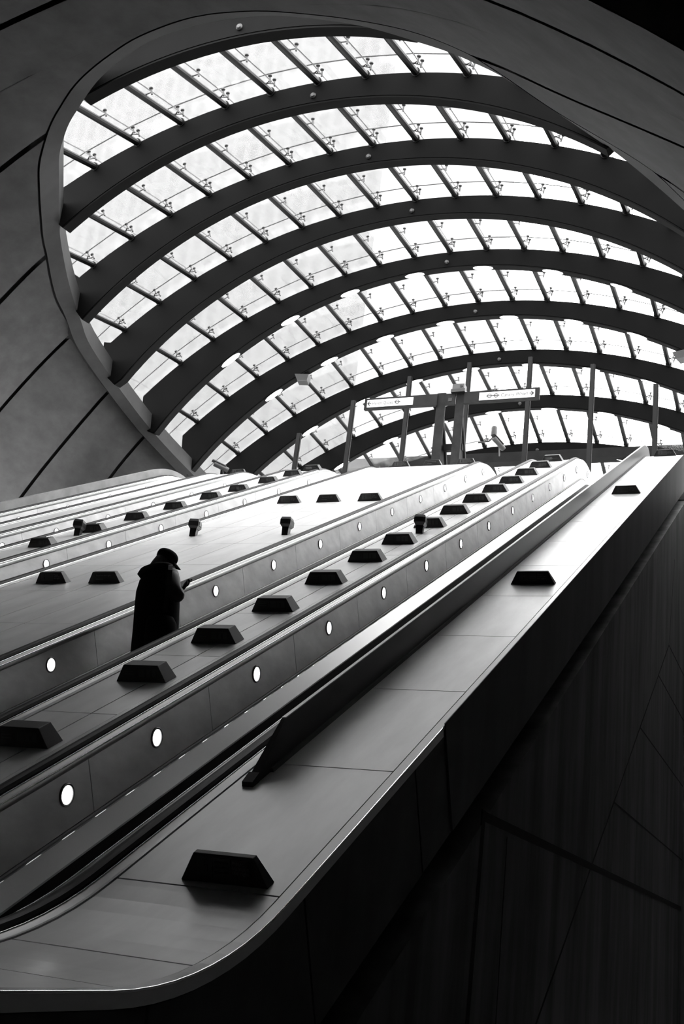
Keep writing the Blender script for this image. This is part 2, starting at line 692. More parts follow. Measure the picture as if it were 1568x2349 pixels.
if px_extra.v:
    e = to_canopy(px_extra.build('far_purlin', 'purlin', smooth='auto'))
    e['kind'] = 'stuff'
    pf_extra.build('glass_fitting', 'fitting', e)
# panes: one per cell, a finger of joint between them, standing off the tubes on the fittings
pane_extra = MB()
n = 0
for k in range(NR - 1):
    lim = UMAX[k + 1]
    for j in range(-10, 10):
        u0 = .07 + STEP * j + .006
        u1 = u0 + STEP - .012
        if max(abs(u0), abs(u1)) > lim + .9:
            continue

        def g4(kk, u, back, o):
            return on_rib(kk, max(-RU[kk] * .97, min(RU[kk] * .97, u)), 'up', back, o, False)
        ca = [g4(k, u0, -.245, .19), g4(k, u1, -.245, .19), g4(k + 1, u1, -.26, .19), g4(k + 1, u0, -.26, .19)]
        cb = [g4(k, u0, -.245, .204), g4(k, u1, -.245, .204), g4(k + 1, u1, -.26, .204), g4(k + 1, u0, -.26, .204)]
        mb = pane_extra if n >= 100 else MB()
        mb.hexa(ca + cb)
        if n < 100:
            o = to_canopy(mb.build('glass_pane', 'glass'))
            o.data.materials.append(M['joint'])
            for pi in range(2, 6):
                o.data.polygons[pi].material_index = 1
        n += 1
if pane_extra.v:
    o = to_canopy(pane_extra.build('far_glass_pane', 'glass'))
    o['kind'] = 'stuff'
    o.data.materials.append(M['joint'])
    for pi, p in enumerate(o.data.polygons):
        if pi % 6 >= 2:
            p.material_index = 1


# ------------------------------------------------------------------ decks between the machines
def deck(name, label, x0, x1, seams, joints, group=None, edge=(.045, .045)):
    d = empty(name, P((x0 + x1) / 2, 12), label=label, cat='deck', group=group)
    inv = d.matrix_world.inverted()
    mb = MB()
    xs = [x0 + edge[0]] + list(seams) + [x1 - edge[1]]
    js = [T0] + [q for q in joints if T0 < q < T1 - .3] + [T1 - .3]
    gx = .005
    for i in range(len(xs) - 1):
        for a, b2 in zip(js[:-1], js[1:]):
            along(mb, [(xs[i] + gx, -.018), (xs[i] + gx, 0), (xs[i + 1] - gx, 0), (xs[i + 1] - gx, -.018)], a + .006, b2 - .006)
    o = mb.build('deck_panel', 'deck', d)
    o.matrix_parent_inverse = inv
    mb = MB()
    along(mb, [(x0, -.06), (x0, -.02), (x1, -.02), (x1, -.06)], T0, T1 - .3)
    o = mb.build('under_tray', 'joint', d)
    o.matrix_parent_inverse = inv
    for nm, a, b2 in (('edge_strip', x0, x0 + edge[0] - gx), ('edge_strip', x1 - edge[1] + gx, x1)):
        mb = MB()
        along(mb, [(a, -.03), (a, .004), (b2, .004), (b2, -.03)], T0, T1 - .3)
        o = mb.build(nm, 'deck_trim', d)
        o.matrix_parent_inverse = inv
    return d


J154 = [4.19 + 1.54 * i for i in range(-2, 14)]
JR = [2.9, 3.42] + J154[2:]
CA, CB, CC, CD_, CE = -3.735, -5.87, -9.63, -11.69, -13.78
deck_r = deck('escalator_deck', 'broad plain metal deck along the outer edge, beside the dark side wall', -3.035, -2.105, [], JR, edge=(.02, .06))
deck('escalator_deck', 'narrow two plank metal deck with sign boxes, beside the person in the cap',
     CB + .70, CA - .70, [-4.70], [4.9 + 1.54 * i for i in range(-3, 13)])
deck('escalator_deck', 'widest metal deck in the middle of the bank with paired sign boxes',
     CC + .70, CB - .70, [-8.27, -7.75, -7.25], [4.38 + 1.54 * i for i in range(-3, 13)])
deck('escalator_deck', 'narrow far metal deck with a file of sign boxes beyond the widest deck',
     CD_ + .70, CC - .70, [], [4.1 + 1.54 * i for i in range(-3, 13)])
deck('escalator_deck', 'bare far metal deck nearest the concrete parapet',
     CE + .70, CD_ - .70, [], [4.5 + 1.54 * i for i in range(-3, 13)])
# bevelled lip along the outer edge of the right deck, raised cladding further up
mb = MB()
along(mb, [(-2.12, .002), (-2.104, .002), (-2.100, -.003), (-2.100, -.055), (-2.12, -.055)], T0, 6.5)
o = mb.build('edge_lip', 'deck_trim', deck_r)
hb = MB()  # bright bead added to draw the highlight line along the deck edge
along(hb, [(-2.104 + .006 * math.cos(2 * PI * k / 8), -.001 + .006 * math.sin(2 * PI * k / 8)) for k in range(8)], T0, 6.5)
hb.build('edge_highlight', 'trim', o, smooth=True)
o.matrix_parent_inverse = deck_r.matrix_world.inverted()
mb = MB()
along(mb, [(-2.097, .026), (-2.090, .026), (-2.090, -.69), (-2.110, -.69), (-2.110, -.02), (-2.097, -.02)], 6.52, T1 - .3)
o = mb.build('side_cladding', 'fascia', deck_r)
o.matrix_parent_inverse = deck_r.matrix_world.inverted()


# ------------------------------------------------------------------ escalators
def light_proto():
    mb = MB()
    mb.lathe([(.060, .0), (.074, .0), (.074, .008), (.069, .013), (.060, .010), (.058, .002)], (0, 0, 0), (1, 0, 0), 28)
    r = mb.build('balustrade_light', 'dull', smooth='auto')
    mb = MB()
    mb.lathe([(.0001, .006), (.03, .0065), (.0585, .004), (.0585, -.01), (.0001, -.01)], (0, 0, 0), (1, 0, 0), 24)
    mb.build('lens', 'lamp', r, smooth='auto')
    return r


LP = light_proto()
first_light = [LP]


def escalator(c, label, lights, t_end_handrail=None):
    e = empty('escalator', P(c, 12), label=label, cat='escalator', group='escalators of the bank')
    inv = e.matrix_world.inverted()

    def put(o):
        o.parent = e
        o.matrix_parent_inverse = inv
        return o
    for sg in (-1, 1):
        X = lambda q: c + sg * q
        # handrail belt
        mb = MB()
        hr = [(.565, .004), (.562, .022), (.572, .040), (.590, .047), (.614, .047), (.632, .040), (.642, .022), (.639, .004)]
        along(mb, [(X(a), b2) for a, b2 in hr], T0, T1)
        put(mb.build('handrail', 'rubber', smooth='auto'))
        # satin guide plate either side of the belt, with thin bright beads along its edges
        mb = MB()
        gp = [(.700, -.03), (.700, .0), (.690, .0), (.656, .012), (.652, -.006), (.556, -.006), (.553, .008),
              (.540, .008), (.525, -.002), (.498, -.002), (.491, -.010), (.489, -.036), (.494, -.046), (.515, -.046), (.515, -.03)]
        along(mb, [(X(a), b2) for a, b2 in gp], T0, T1)
        gd = put(mb.build('handrail_guide', 'plate', smooth='auto'))
        for q0, o0, r0 in ((.653, .013, .005), (.552, .010, .006), (.494, -.002, .0045)):
            mb = MB()
            along(mb, [(X(q0) + r0 * math.cos(2 * PI * k / 8), o0 + r0 * math.sin(2 * PI * k / 8)) for k in range(8)], T0, T1)
            mb.build('guide_bead', 'trim', gd, smooth=True)
        # inner panels with open butt joints
        mb = MB()
        js = [T0] + [5.72 + 1.6 * i for i in range(-3, 12)] + [T1]
        for a, b2 in zip(js[:-1], js[1:]):
            along(mb, [(X(.512), -.048), (X(.500), -.048), (X(.500), -.400), (X(.512), -.400)], a + .004, b2 - .004)
        put(mb.build('balustrade_panel', 'panel'))
        mb = MB()
        along(mb, [(X(.53), -.046), (X(.514), -.046), (X(.514), -.43), (X(.53), -.43)], T0, T1)
        put(mb.build('panel_backing', 'joint'))
        # bead under the panels, sloping inner deck, skirt down to the steps
        mb = MB()
        along(mb, [(X(.515), -.402), (X(.492), -.402), (X(.486), -.412), (X(.488), -.428), (X(.515), -.432)], T0, T1)
        put(mb.build('panel_bead', 'dull', smooth='auto'))
        mb = MB()
        along(mb, [(X(.486), -.432), (X(.385), -.528), (X(.383), -.540), (X(.486), -.45)], T0, T1)
        put(mb.build('inner_deck', 'deck_trim'))
        mb = MB()
        along(mb, [(X(.400), -.540), (X(.384), -.540), (X(.384), -1.15), (X(.400), -1.15)], T0, T1)
        put(mb.build('skirt', 'black'))
        for t in lights:
            l = first_light.pop() if first_light else None
            if l is None:
                l = LP.copy()
                COL.objects.link(l)
                for ch in LP.children:
                    c2 = ch.copy()
                    COL.objects.link(c2)
                    c2.parent = l
            y, z, ct, st = path(t)
            p = P(X(.500), t, -.185)
            l.matrix_world = Matrix.Translation(p) @ Matrix.Rotation(math.atan2(st, ct), 4, 'X') @ (Matrix.Rotation(PI, 4, 'Z') if sg > 0 else Matrix.Identity(4))
            l.parent = e
            l.matrix_parent_inverse = inv
    # step band
    pts = []
    z = -1.25
    tread, rise = .4, .4 * math.tan(A30)
    y_ref, z_ref = 9.2, 1.70
    n0 = int((z_ref + 1.25) / rise)
    for i in range(-n0, 33):
        zt = z_ref + i * rise
        yt = y_ref + i * tread
        pts += [(yt - tread / 2, zt), (yt + tread / 2, zt)]
    pts = [(T0, pts[0][1])] + pts + [(25.5, pts[-1][1])]
    mb = MB()
    mb.rings([[(c - .382, y, zz), (c + .382, y, zz), (c + .382, y, zz - .5), (c - .382, y, zz - .5)] for y, zz in pts])
    put(mb.build('step_band', 'black'))
    return e


LA = [5.458, 6.525, 8.128, 9.724, 11.311, 12.873, 14.429, 15.951, 17.497, 19.006, 20.483, 21.9, 23.3, 24.7]
LBS = [5.0, 6.6, 8.197, 9.79, 11.388, 12.992, 14.571, 16.158, 17.719, 19.298, 20.866, 22.367, 23.8]
LCS = [10.0, 11.6, 13.196, 14.816, 16.416, 18.035, 19.613, 21.212, 22.811, 24.321]
LDS = [11.6, 13.2, 14.78, 16.268, 17.9, 19.548, 21.139, 22.683, 24.272]
escalator(CA, 'empty escalator nearest the viewer, its lit inner panels facing the broad outer deck', LA)
escalator(CB, 'escalator on which the person in the flat cap stands', LBS)
escalator(CC, 'escalator just beyond the widest deck', LCS)
escalator(CD_, 'escalator second from the concrete parapet', LDS)
escalator(CE, 'farthest escalator, running along the concrete parapet', LDS)

# dark upstand along the inner edge of the outer deck
fin = empty('deck_barrier', P(-2.92, 12), label='long dark upstand barrier along the inner edge of the broad outer deck', cat='barrier')
inv = fin.matrix_world.inverted()
mb = MB()
rs = [[P(x, 5.39 + (.48 if o > .1 else .03 if o > 0 else 0), o) for x, o in ((-2.945, 0), (-2.912, .235), (-2.889, .235), (-2.88, 0))]]
for t in tsamples(5.9, TT + .8):
    rs.append([P(x, t, o) for x, o in ((-2.945, 0), (-2.912, .235), (-2.889, .235), (-2.88, 0))])
for a in (25, 50, 70, 85):
    f = math.cos(math.radians(a))
    rs.append([P(x, TT + .8 + .3 * math.sin(math.radians(a)), o) for x, o in ((-2.945, 0), (-2.912, .235 * f), (-2.889, .235 * f), (-2.88, 0))])
mb.rings(rs)
o = mb.build('barrier_body', mat('barrier_dark_metal', .03, .38, metal=.5), fin)
o.matrix_parent_inverse = inv
mb = MB()  # pale strip paints the light caught on the dark barrier's top edge
along(mb, [(-2.914, .233), (-2.914, .239), (-2.889, .239), (-2.887, .233)], 5.88, TT + .8)
o = mb.build('lit_edge_strip', 'deck_trim', fin)
o.matrix_parent_inverse = inv
mb = MB()
along(mb, [(-2.885, 0), (-2.885, .022), (-2.866, .022), (-2.860, 0)], 5.6, TT + .8)
o = mb.build('foot_strip', 'fascia', fin)
o.matrix_parent_inverse = inv
mb = MB()
mb.hexa([P(-2.947, 5.36, 0), P(-2.876, 5.36, 0), P(-2.876, 5.44, 0), P(-2.947, 5.44, 0),
         P(-2.947, 5.365, .028), P(-2.880, 5.365, .028), P(-2.880, 5.46, .05), P(-2.947, 5.46, .05)])
o = mb.build('end_shoe', 'black', fin)
o.matrix_parent_inverse = inv


# ------------------------------------------------------------------ sign boxes
def text(name, body, size, m, parent, loc, rot, align='LEFT', ext=.0008, width=None):
    cu = bpy.data.curves.new(name, 'FONT')
    cu.body = body
    cu.size = size
    cu.align_x = align
    cu.extrude = ext
    cu.space_line = .85
    cu.materials.append(M[m])
    tmp = bpy.data.objects.new(name, cu)
    COL.objects.link(tmp)
    dg = bpy.context.evaluated_depsgraph_get()
    me = bpy.data.meshes.new_from_object(tmp.evaluated_get(dg))
    bpy.data.objects.remove(tmp)
    me.name = name
    if width:
        wd = max(v.co.x for v in me.vertices) - min(v.co.x for v in me.vertices)
        for v in me.vertices:
            v.co.x *= width / wd
    o = bpy.data.objects.new(name, me)
    COL.objects.link(o)
    o.parent = parent
    o.location = loc
    o.rotation_euler = rot
    return o


LEAN = math.atan2(.018, .13)


def sign_box(kind, dp):
    """wedge with sloping ends; front faces down the slope (-Y), origin at the middle of its foot"""
    r = empty('sign_box')
    wb, wt, h = .225, .155, .132
    mb = MB()
    ring = lambda e: [(-wb + e, -dp / 2, .0), (wb - e, -dp / 2, .0), (wt - e, -dp / 2 + .018, h), (-wt + e, -dp / 2 + .018, h)]
    fr = ring(0)
    bk_ = [(-wb, dp / 2, 0), (wb, dp / 2, 0), (wt, dp / 2 - .018, h), (-wt, dp / 2 - .018, h)]
    mb.hexa([fr[0], fr[1], bk_[1], bk_[0], fr[3], fr[2], bk_[2], bk_[3]])
    bd = mb.build('casing', 'box', r)
    bv = bd.modifiers.new('edge', 'BEVEL')
    bv.width = .004
    bv.segments = 2

    def plate(name, x0, x1, z0, z1, m, e=.002):
        q = MB()
        f = lambda x, z, k: (x, -dp / 2 + .018 * z / h - k, z)
        q.hexa([f(x0, z0, e), f(x1, z0, e), f(x1, z0, -.004), f(x0, z0, -.004), f(x0, z1, e), f(x1, z1, e), f(x1, z1, -.004), f(x0, z1, -.004)])
        return q.build(name, m, r)
    rot = (PI / 2 - LEAN, 0, 0)
    fy = lambda z, k=.003: -dp / 2 + .018 * z / h - k
    if kind == 'three':
        plate('plaque', -.135, -.055, .030, .118, 'plaque_pale')
        q = MB()
        q.box((-.098, fy(.06) - .001, .04), (-.080, fy(.06) + .004, .085))
        q.lathe([(.009, 0), (.009, .003)], (-.089, fy(.098), .098), (0, 1, 0), 10)
        q.build('pictogram', 'plaque', r)
        plate('plaque', -.052, .038, .030, .118, 'plaque_pale')
        for zz in (.098, .075, .052):
            plate('rule', -.044, .028, zz - .004, zz + .004, 'plaque', .0035)
        p = plate('plaque', .041, .140, .030, .118, 'plaque')
        text('lettering', 'Please\nstand on\nthe right', .025, 'plaque_line', r, (.048, fy(.093), .093), rot)
    elif kind == 'line':
        plate('plaque', -.125, .125, .072, .112, 'plaque')
        text('lettering', 'Stand on the right', .028, 'plaque_line', r, (-.105, fy(.083), .083), rot)
        plate('plaque', -.125, .125, .030, .066, 'plaque')
        plate('rule', -.112, -.012, .044, .052, 'plaque_line', .0035)
    elif kind == 'roundel':
        plate('plaque', -.135, .0, .040, .095, 'plaque_pale')
        q = MB()
        q.lathe([(.016, 0), (.024, 0), (.024, .003), (.016, .003), (.016, 0)], (-.01, fy(.067), .067), (0, 1, 0), 20, False)
        q.box((-.04, fy(.067) - .001, .063), (.02, fy(.067) + .003, .071))
        q.build('roundel', 'plaque_line', r)
        plate('plaque', .022, .140, .040, .095, 'plaque')
        plate('rule', .034, .125, .064, .070, 'plaque_line', .0035)
    else:
        plate('plaque', -.150, -.035, .045, .095, 'plaque')
        for zz in (.082, .060):
            plate('rule', -.140, -.060, zz - .003, zz + .003, 'plaque_pale', .0035)
        plate('plaque', -.015, .040, .040, .100, 'plaque_pale')
        plate('plaque', .055, .140, .040, .100, 'plaque_pale')
        plate('pictogram', .085, .100, .045, .090, 'plaque', .0035)
    return r


PROTO = {}
USED = set()


def place_box(kind, dp, x, t, label, group):
    key = (kind, dp)
    if key not in PROTO:
        PROTO[key] = sign_box(kind, dp)
    o = PROTO[key] if key not in USED else copy_tree(PROTO[key])
    USED.add(key)
    o.matrix_world = seat(x, t)
    tag(o, label, 'sign box', group)


ORD = ['lowest', 'second', 'third', 'fourth', 'fifth', 'sixth', 'seventh', 'eighth', 'ninth', 'tenth', 'eleventh', 'twelfth', 'thirteenth', 'fourteenth', 'fifteenth']
B1 = [5.80, 7.29, 8.47, 9.68, 10.98, 12.26, 13.46, 14.79, 16.05, 17.31, 18.54, 19.73, 20.99, 22.26, 23.5]
for i, t in enumerate(B1):
    lab = ('lowest black sign box on the narrow deck between the two nearest escalators' if i == 0 else
           'topmost sign box on the narrow deck between the two nearest escalators, with round symbol' if i == 14 else
           ORD[i] + ' sign box from the bottom on the narrow deck between the two nearest escalators')
    place_box('roundel' if i == 14 else 'wide', .17, -4.765, t, lab, 'sign boxes on the narrow near deck')
B3 = [13.66, 14.97, 16.24, 17.52, 18.85, 20.0, 21.35, 22.59, 23.66]
for i, t in enumerate(B3):
    lab = ('lowest sign box on the far narrow deck beyond the widest deck' if i == 0 else
           'topmost sign box, with a round symbol, on the far narrow deck beyond the widest deck' if i == 8 else
           ORD[i] + ' sign box from the bottom on the far narrow deck beyond the widest deck')
    place_box('roundel' if i == 8 else 'wide', .17, -10.50 + .015 * i, t, lab, 'sign boxes on the far narrow deck')
for t, kinds, row in ((11.0, ('three', 'line', 'x'), 'lower'), (17.86, ('three', 'line', 'three'), 'middle'), (23.92, ('three', 'line', 'three'), 'top')):
    for x, kd, pos in zip((-8.34, -7.58, -6.80), kinds, ('far side', 'centre', 'near side')):
        if kd == 'x':
            continue
        place_box(kd, .10, x + (.03 if row == 'top' else -.03 if row == 'lower' else 0), t,
                  'sign box at the %s of the %s row on the widest deck' % (pos, row), 'sign boxes across the widest deck')
for t, lab in ((4.28, 'large black sign box at the foot of the broad outer deck'),
               (10.92, 'black sign box second from the bottom on the broad outer deck'),
               (17.76, 'black sign box third from the bottom on the broad outer deck'),
               (23.62, 'sign box peeping over the top end of the broad outer deck')):
    place_box('three', .075, -2.475, t, lab, 'sign boxes on the broad outer deck')
place_box('three', .10, -12.55, 24.1, 'sign box peeping over the top end of the bare far deck', 'sign boxes on far decks')


# ------------------------------------------------------------------ passenger sensors on short posts
def sensor():
    r = empty('sensor_post')
    mb = MB()
    mb.hexa([(-.045, -.045, -.01), (.045, -.045, -.01), (.045, .055, -.01), (-.045, .055, -.01),
             (-.050, -.05, .12), (.050, -.05, .12), (.050, .05, .12), (-.050, .05, .12)])
    mb.build('post', 'box', r)
    mb = MB()
    mb.rings([[(sx * wx, y0, z) for sx, y0 in ((-1, -dy), (1, -dy), (1, dy), (-1, dy))] for wx, dy, z in
              ((.055, .06, .115), (.078, .085, .150), (.078, .085, .220), (.066, .07, .262))])
    mb.build('head', 'camera_dark', r)
    mb = MB()
    mb.box((-.052, -.092, .165), (.052, -.084, .222))
    mb.build('window', 'plaque', r)
    mb = MB()
    mb.box((-.086, -.05, .165), (-.077, .05, .222))
    mb.build('window', 'plaque', r)
    return r


sp = sensor()
for i, (x, t, rz, lab) in enumerate(((-4.75, 14.25, .15, 'stubby black sensor post on the narrow deck between the two nearest escalators'),
                                     (-6.80, 14.35, .1, 'stubby black sensor post on the near side of the widest deck'),
                                     (-8.33, 14.38, PI + .2, 'grey sensor post turned away on the far side of the widest deck'),
                                     (-10.58, 14.65, .25, 'stubby sensor post between sign boxes on the far narrow deck'))):
    o = sp if i == 0 else copy_tree(sp)
    y, z, c, s = path(t)
    o.matrix_world = Matrix.Translation((x, y, z - .015)) @ Matrix.Rotation(rz, 4, 'Z')
    tag(o, lab, 'sensor', 'sensor posts on the decks')

# ------------------------------------------------------------------ direction sign gantry on the landing
GYY = 25.0
gan = empty('sign_gantry', (-8.3, GYY, 9.05), label='steel gantry with twin posts carrying two lit direction signs', cat='sign')
gi = gan.matrix_world.inverted()


def pg(o):
    o.parent = gan
    o.matrix_parent_inverse = gi
    return o


for xa, xb in ((-8.69, -8.45), (-8.17, -7.94)):
    mb = MB()
    mb.box((xa, GYY, 9.05), (xb, GYY + .06, 13.44))
    xm = (xa + xb) / 2
    for ww, pr in ((.035, [(GYY + .06, 12.75), (GYY + .55, 12.1), (GYY + .55, 9.05), (GYY + .06, 9.05)]),):
        mb.rings([[(xm - ww, y, z) for y, z in pr], [(xm + ww, y, z) for y, z in pr]])
    pg(mb.build('post', 'gantry'))
    mb = MB()
    for ox in (-.05, .05):
        mb.rings([[(xm + ox - .03, y, z), (xm + ox + .03, y, z), (xm + ox + .03, y + .10, z), (xm + ox - .03, y + .10, z)] for y, z in
                  ((GYY + .1, 12.78), (GYY + 2.15, 9.05))])
    pg(mb.build('brace', 'gantry'))
mb = MB()
mb.box((-8.5, GYY + .35, 11.95), (-8.0, GYY + .5, 12.12))
pg(mb.build('tie_bar', 'gantry'))
mb = MB()
mb.box((-10.70, GYY - .07, 13.06), (-8.66, GYY + .02, 13.39))
mb.box((-8.44, GYY - .04, 13.06), (-8.18, GYY + .02, 13.39))
mb.box((-7.93, GYY - .07, 13.06), (-5.96, GYY + .02, 13.39))
bm_ = pg(mb.build('beam', 'gantry'))
mb = MB()
mb.box((-8.36, GYY - .05, 13.16), (-8.26, GYY - .03, 13.26))
mb.build('socket', 'black', bm_)


def round_sign(mb, x, z, yy, r=.055):
    mb.lathe([(r * .72, 0), (r, 0), (r, .006), (r * .72, .006), (r * .72, 0)], (x, yy - .006, z), (0, 1, 0), 28, False)
    mb.box((x - r * 1.45, yy - .008, z - r * .17), (x + r * 1.45, yy, z + r * .17))


def arrow(mb, x, z, yy, sg, l=.13):
    mb.box((min(x, x + sg * l), yy - .006, z - .011), (max(x, x + sg * l), yy, z + .011))
    for s2 in (-1, 1):
        a = Vector((x + sg * (l + .008), 0, z))
        b2 = Vector((x + sg * (l - .058), 0, z + s2 * .058))
        d = (b2 - a).normalized()
        nn = Vector((-d.z, 0, d.x)) * .012
        mb.hexa([(q.x, yy - .006, q.z) for q in (a + nn, b2 + nn, b2 - nn, a - nn)] + [(q.x, yy, q.z) for q in (a + nn, b2 + nn, b2 - nn, a - nn)])


yf = GYY - .082
mb = MB()
mb.box((-10.62, yf, 13.115), (-9.32, GYY - .06, 13.335))
s1 = pg(mb.build('sign_face', 'sign'))
mb = MB()
arrow(mb, -10.50, 13.225, yf, -1, .095)
round_sign(mb, -9.76, 13.228, yf, .06)
ink = mb.build('arrow_and_roundel', 'sign_ink', s1)
text('lettering', 'Heron Quays', .135, 'sign_ink', s1, (-10.475, yf - .003, 13.180), (PI / 2, 0, 0), 'LEFT', width=.58)
mb = MB()
mb.box((-7.52, yf, 13.115), (-6.07, GYY - .06, 13.335))
s2_ = pg(mb.build('sign_face', 'sign'))
mb = MB()
arrow(mb, -6.205, 13.225, yf, 1, .095)
round_sign(mb, -7.25, 13.225, yf, .06)
round_sign(mb, -7.075, 13.225, yf, .06)
mb.build('arrow_and_roundel', 'sign_ink', s2_)
text('lettering', 'Canary Wharf', .135, 'sign_ink', s2_, (-6.95, yf - .003, 13.180), (PI / 2, 0, 0), 'LEFT', width=.70)

# glazed screen posts under the seventh arch
scr = empty('glazed_screen', (X0, 27.3, 9.05), label='row of thin upright steel screen posts standing under an arch behind the direction signs', cat='screen')
si = scr.matrix_world.inverted()
for x, zt in ((-13.73, 13.56), (-12.1, 14.54), (-10.4, 15.21), (-8.62, 15.52), (-6.85, 15.55), (-5.1, 15.17), (-3.41, 14.43)):
    mb = MB()
    mb.box((x - .055, 27.30, 9.05), (x + .055, 27.42, zt + .1))
    mb.box((x + .055, 27.33, 9.05), (x + .075, 27.39, zt + .1))
    o = mb.build('post', 'post', scr)
    o.matrix_parent_inverse = si
# far cross beam and low wall behind
mb = MB()
mb.box((-15.3, 32.55, 14.82), (1.2, 32.95, 15.16))
o = mb.build('cross_beam', 'beam')
tag(o, 'long straight dark beam across the far end of the canopy', 'beam')
mb = MB()
mb.box((-9.0, 33.5, 13.8), (-1.0, 33.7, 14.28))
o = mb.build('transom_rail', 'beam')
tag(o, 'low grey rail seen under the straight dark beam at the far end', 'rail')


# ------------------------------------------------------------------ cameras and small housings
def bullet(loc, rz, rx, label, support):
    r = empty('security_camera', mat4=Matrix.Translation(loc) @ Matrix.Rotation(rz, 4, 'Z') @ Matrix.Rotation(rx, 4, 'X'), label=label, cat='camera')
    mb = MB()
    mb.lathe([(.0, -.22), (.06, -.22), (.07, -.20), (.07, .18), (.06, .2), (.0, .2)], (0, 0, 0), (0, 1, 0), 16)
    mb.build('housing', 'camera', r, smooth='auto')
    mb = MB()
    mb.box((-.075, -.30, .05), (.075, .1, .075))
    mb.build('sun_shield', 'camera_dark', r)
    mb = MB()
    mb.tube((0, .05, -.06), support, .022, n=8)
    mb.build('bracket', 'camera_dark', r, smooth='auto')
    return r


bullet((-14.20, 24.0, 11.12), -.9, -.25, 'dark security camera in front of an arch foot near the parapet top', (-.1, .35, -.5))
bullet((-7.12, 25.7, 12.22), -.6, -.5, 'security camera on the sloping brace beside the gantry post', (-.35, .35, .05))
bullet((-8.35, 26.2, 12.25), .4, -.3, 'security camera half hidden between the two gantry posts', (.0, .3, -.3))
r = empty('box_camera', (-8.1, GYY, 13.39), label='small boxy camera on top of the gantry beam between the posts', cat='camera')
mb = MB()
mb.box((-.16, -.10, .09), (.16, .12, .24))
mb.build('housing', 'camera', r)
mb = MB()
mb.box((-.19, -.12, .0), (.19, .14, .09))
mb.build('mount', 'camera_dark', r)
mb = MB()
mb.lathe([(.035, 0), (.035, -.02), (.0, -.02)], (.08, -.10, .165), (0, 1, 0), 12)
mb.build('lens', 'black', r)
r = empty('lamp_head', (-7.27, 25.7, 12.55), label='small upright grey cylinder on an arm beside the gantry brace', cat='fixture')
mb = MB()
mb.lathe([(.0, -.14), (.05, -.14), (.075, -.06), (.075, .14), (.06, .17), (.0, .17)], (0, 0, 0), (0, 0, 1), 14)
mb.build('head', 'camera', r, smooth='auto')
mb = MB()
mb.tube((0, 0, -.12), (-.12, 0, -.24), .02, n=8)
mb.tube((-.12, 0, -.24), (-.42, .05, -.24), .02, n=8)
mb.build('arm', 'camera_dark', r)
for u, rz, lab in ((-5.02, .2, 'small grey wedge housing under an arch above the widest deck'),
                   (5.3, -.3, 'small grey wedge housing under an arch at the far right of the canopy')):
    c = on_rib(5, u, 'low', RTH / 2, -.10)
    r = empty('wedge_housing', mat4=Matrix.Translation(c) @ Matrix.Rotation(rz, 4, 'Z'), label=lab, cat='fixture')
    mb = MB()
    mb.hexa([(-.12, -.14, -.12), (.16, -.14, -.12), (.16, .14, -.12), (-.12, .14, -.12),
             (-.20, -.18, .05), (.20, -.18, .05), (.20, .18, .16), (-.20, .18, .16)])
    mb.build('casing', 'camera', r)
    mb = MB()
    mb.box((-.11, -.145, -.12), (.15, .13, -.125 - .02))
    mb.build('base_plate', 'camera_dark', r)


# ------------------------------------------------------------------ people
def skin_mesh(name, pts, edges, radii, m, parent=None, root=0, sub=2, squash=None):
    me = bpy.data.meshes.new(name)
    me.from_pydata([tuple(p) for p in pts], edges, [])
    o = bpy.data.objects.new(name, me)
    COL.objects.link(o)
    sm = o.modifiers.new('skin', 'SKIN')
    sm.use_smooth_shade = True
    for i, v in enumerate(me.skin_vertices[0].data):
        rr = radii[i]
        v.radius = rr if isinstance(rr, tuple) else (rr, rr)
        v.use_root = (i == root)
    ss = o.modifiers.new('smooth', 'SUBSURF')
    ss.levels = sub
    ss.render_levels = sub
    dg = bpy.context.evaluated_depsgraph_get()
    dg.update()
    new = bpy.data.meshes.new_from_object(o.evaluated_get(dg))
    o.modifiers.clear()
    o.data = new
    new.materials.clear()
    new.materials.append(M[m])
    for p in new.polygons:
        p.use_smooth = True
    new.name = name
    o.name = name
    if parent is not None:
        o.parent = parent
    return o


def oval(z, cx, cyy, rx, ry, n=28, pinch=0.):
    return [(cx + rx * math.cos(2 * PI * k / n), cyy + ry * math.sin(2 * PI * k / n), z + pinch * math.cos(4 * PI * k / n)) for k in range(n)]


def hand_chain(pts, edges, rad, wrist, d, nrm, thumb, curl):
    """palm and five bent fingers continuing from vertex index wrist; d along the hand, nrm towards the palm side"""
    W = Vector(pts[wrist])
    side = d.cross(nrm).normalized() * thumb
    pts.append(W + d * .05)
    rad.append((.030, .018))
    palm = len(pts) - 1
    edges.append((wrist, palm))
    for i, (off, ln) in enumerate(((.030, .072), (.010, .080), (-.010, .074), (-.029, .060))):
        k = W + d * .088 + side * off
        pts.append(k)
        rad.append(.0105)
        a = len(pts) - 1
        edges.append((palm, a))
        m1 = k + (d * math.cos(curl) + nrm * math.sin(curl)) * ln * .52
        m2 = m1 + (d * math.cos(curl * 2.2) + nrm * math.sin(curl * 2.2)) * ln * .42
        pts += [m1, m2]
        rad += [.0092, .0080]
        edges += [(a, a + 1), (a + 1, a + 2)]
    t1 = W + d * .035 + side * .036 + nrm * .008
    t2 = t1 + (d * .6 + side * .6 + nrm * .5).normalized() * .034
    t3 = t2 + (d * .9 + nrm * .5).normalized() * .03
    n0 = len(pts)
    pts += [t1, t2, t3]
    rad += [.0125, .0105, .0088]
    edges += [(palm, n0), (n0, n0 + 1), (n0 + 1, n0 + 2)]


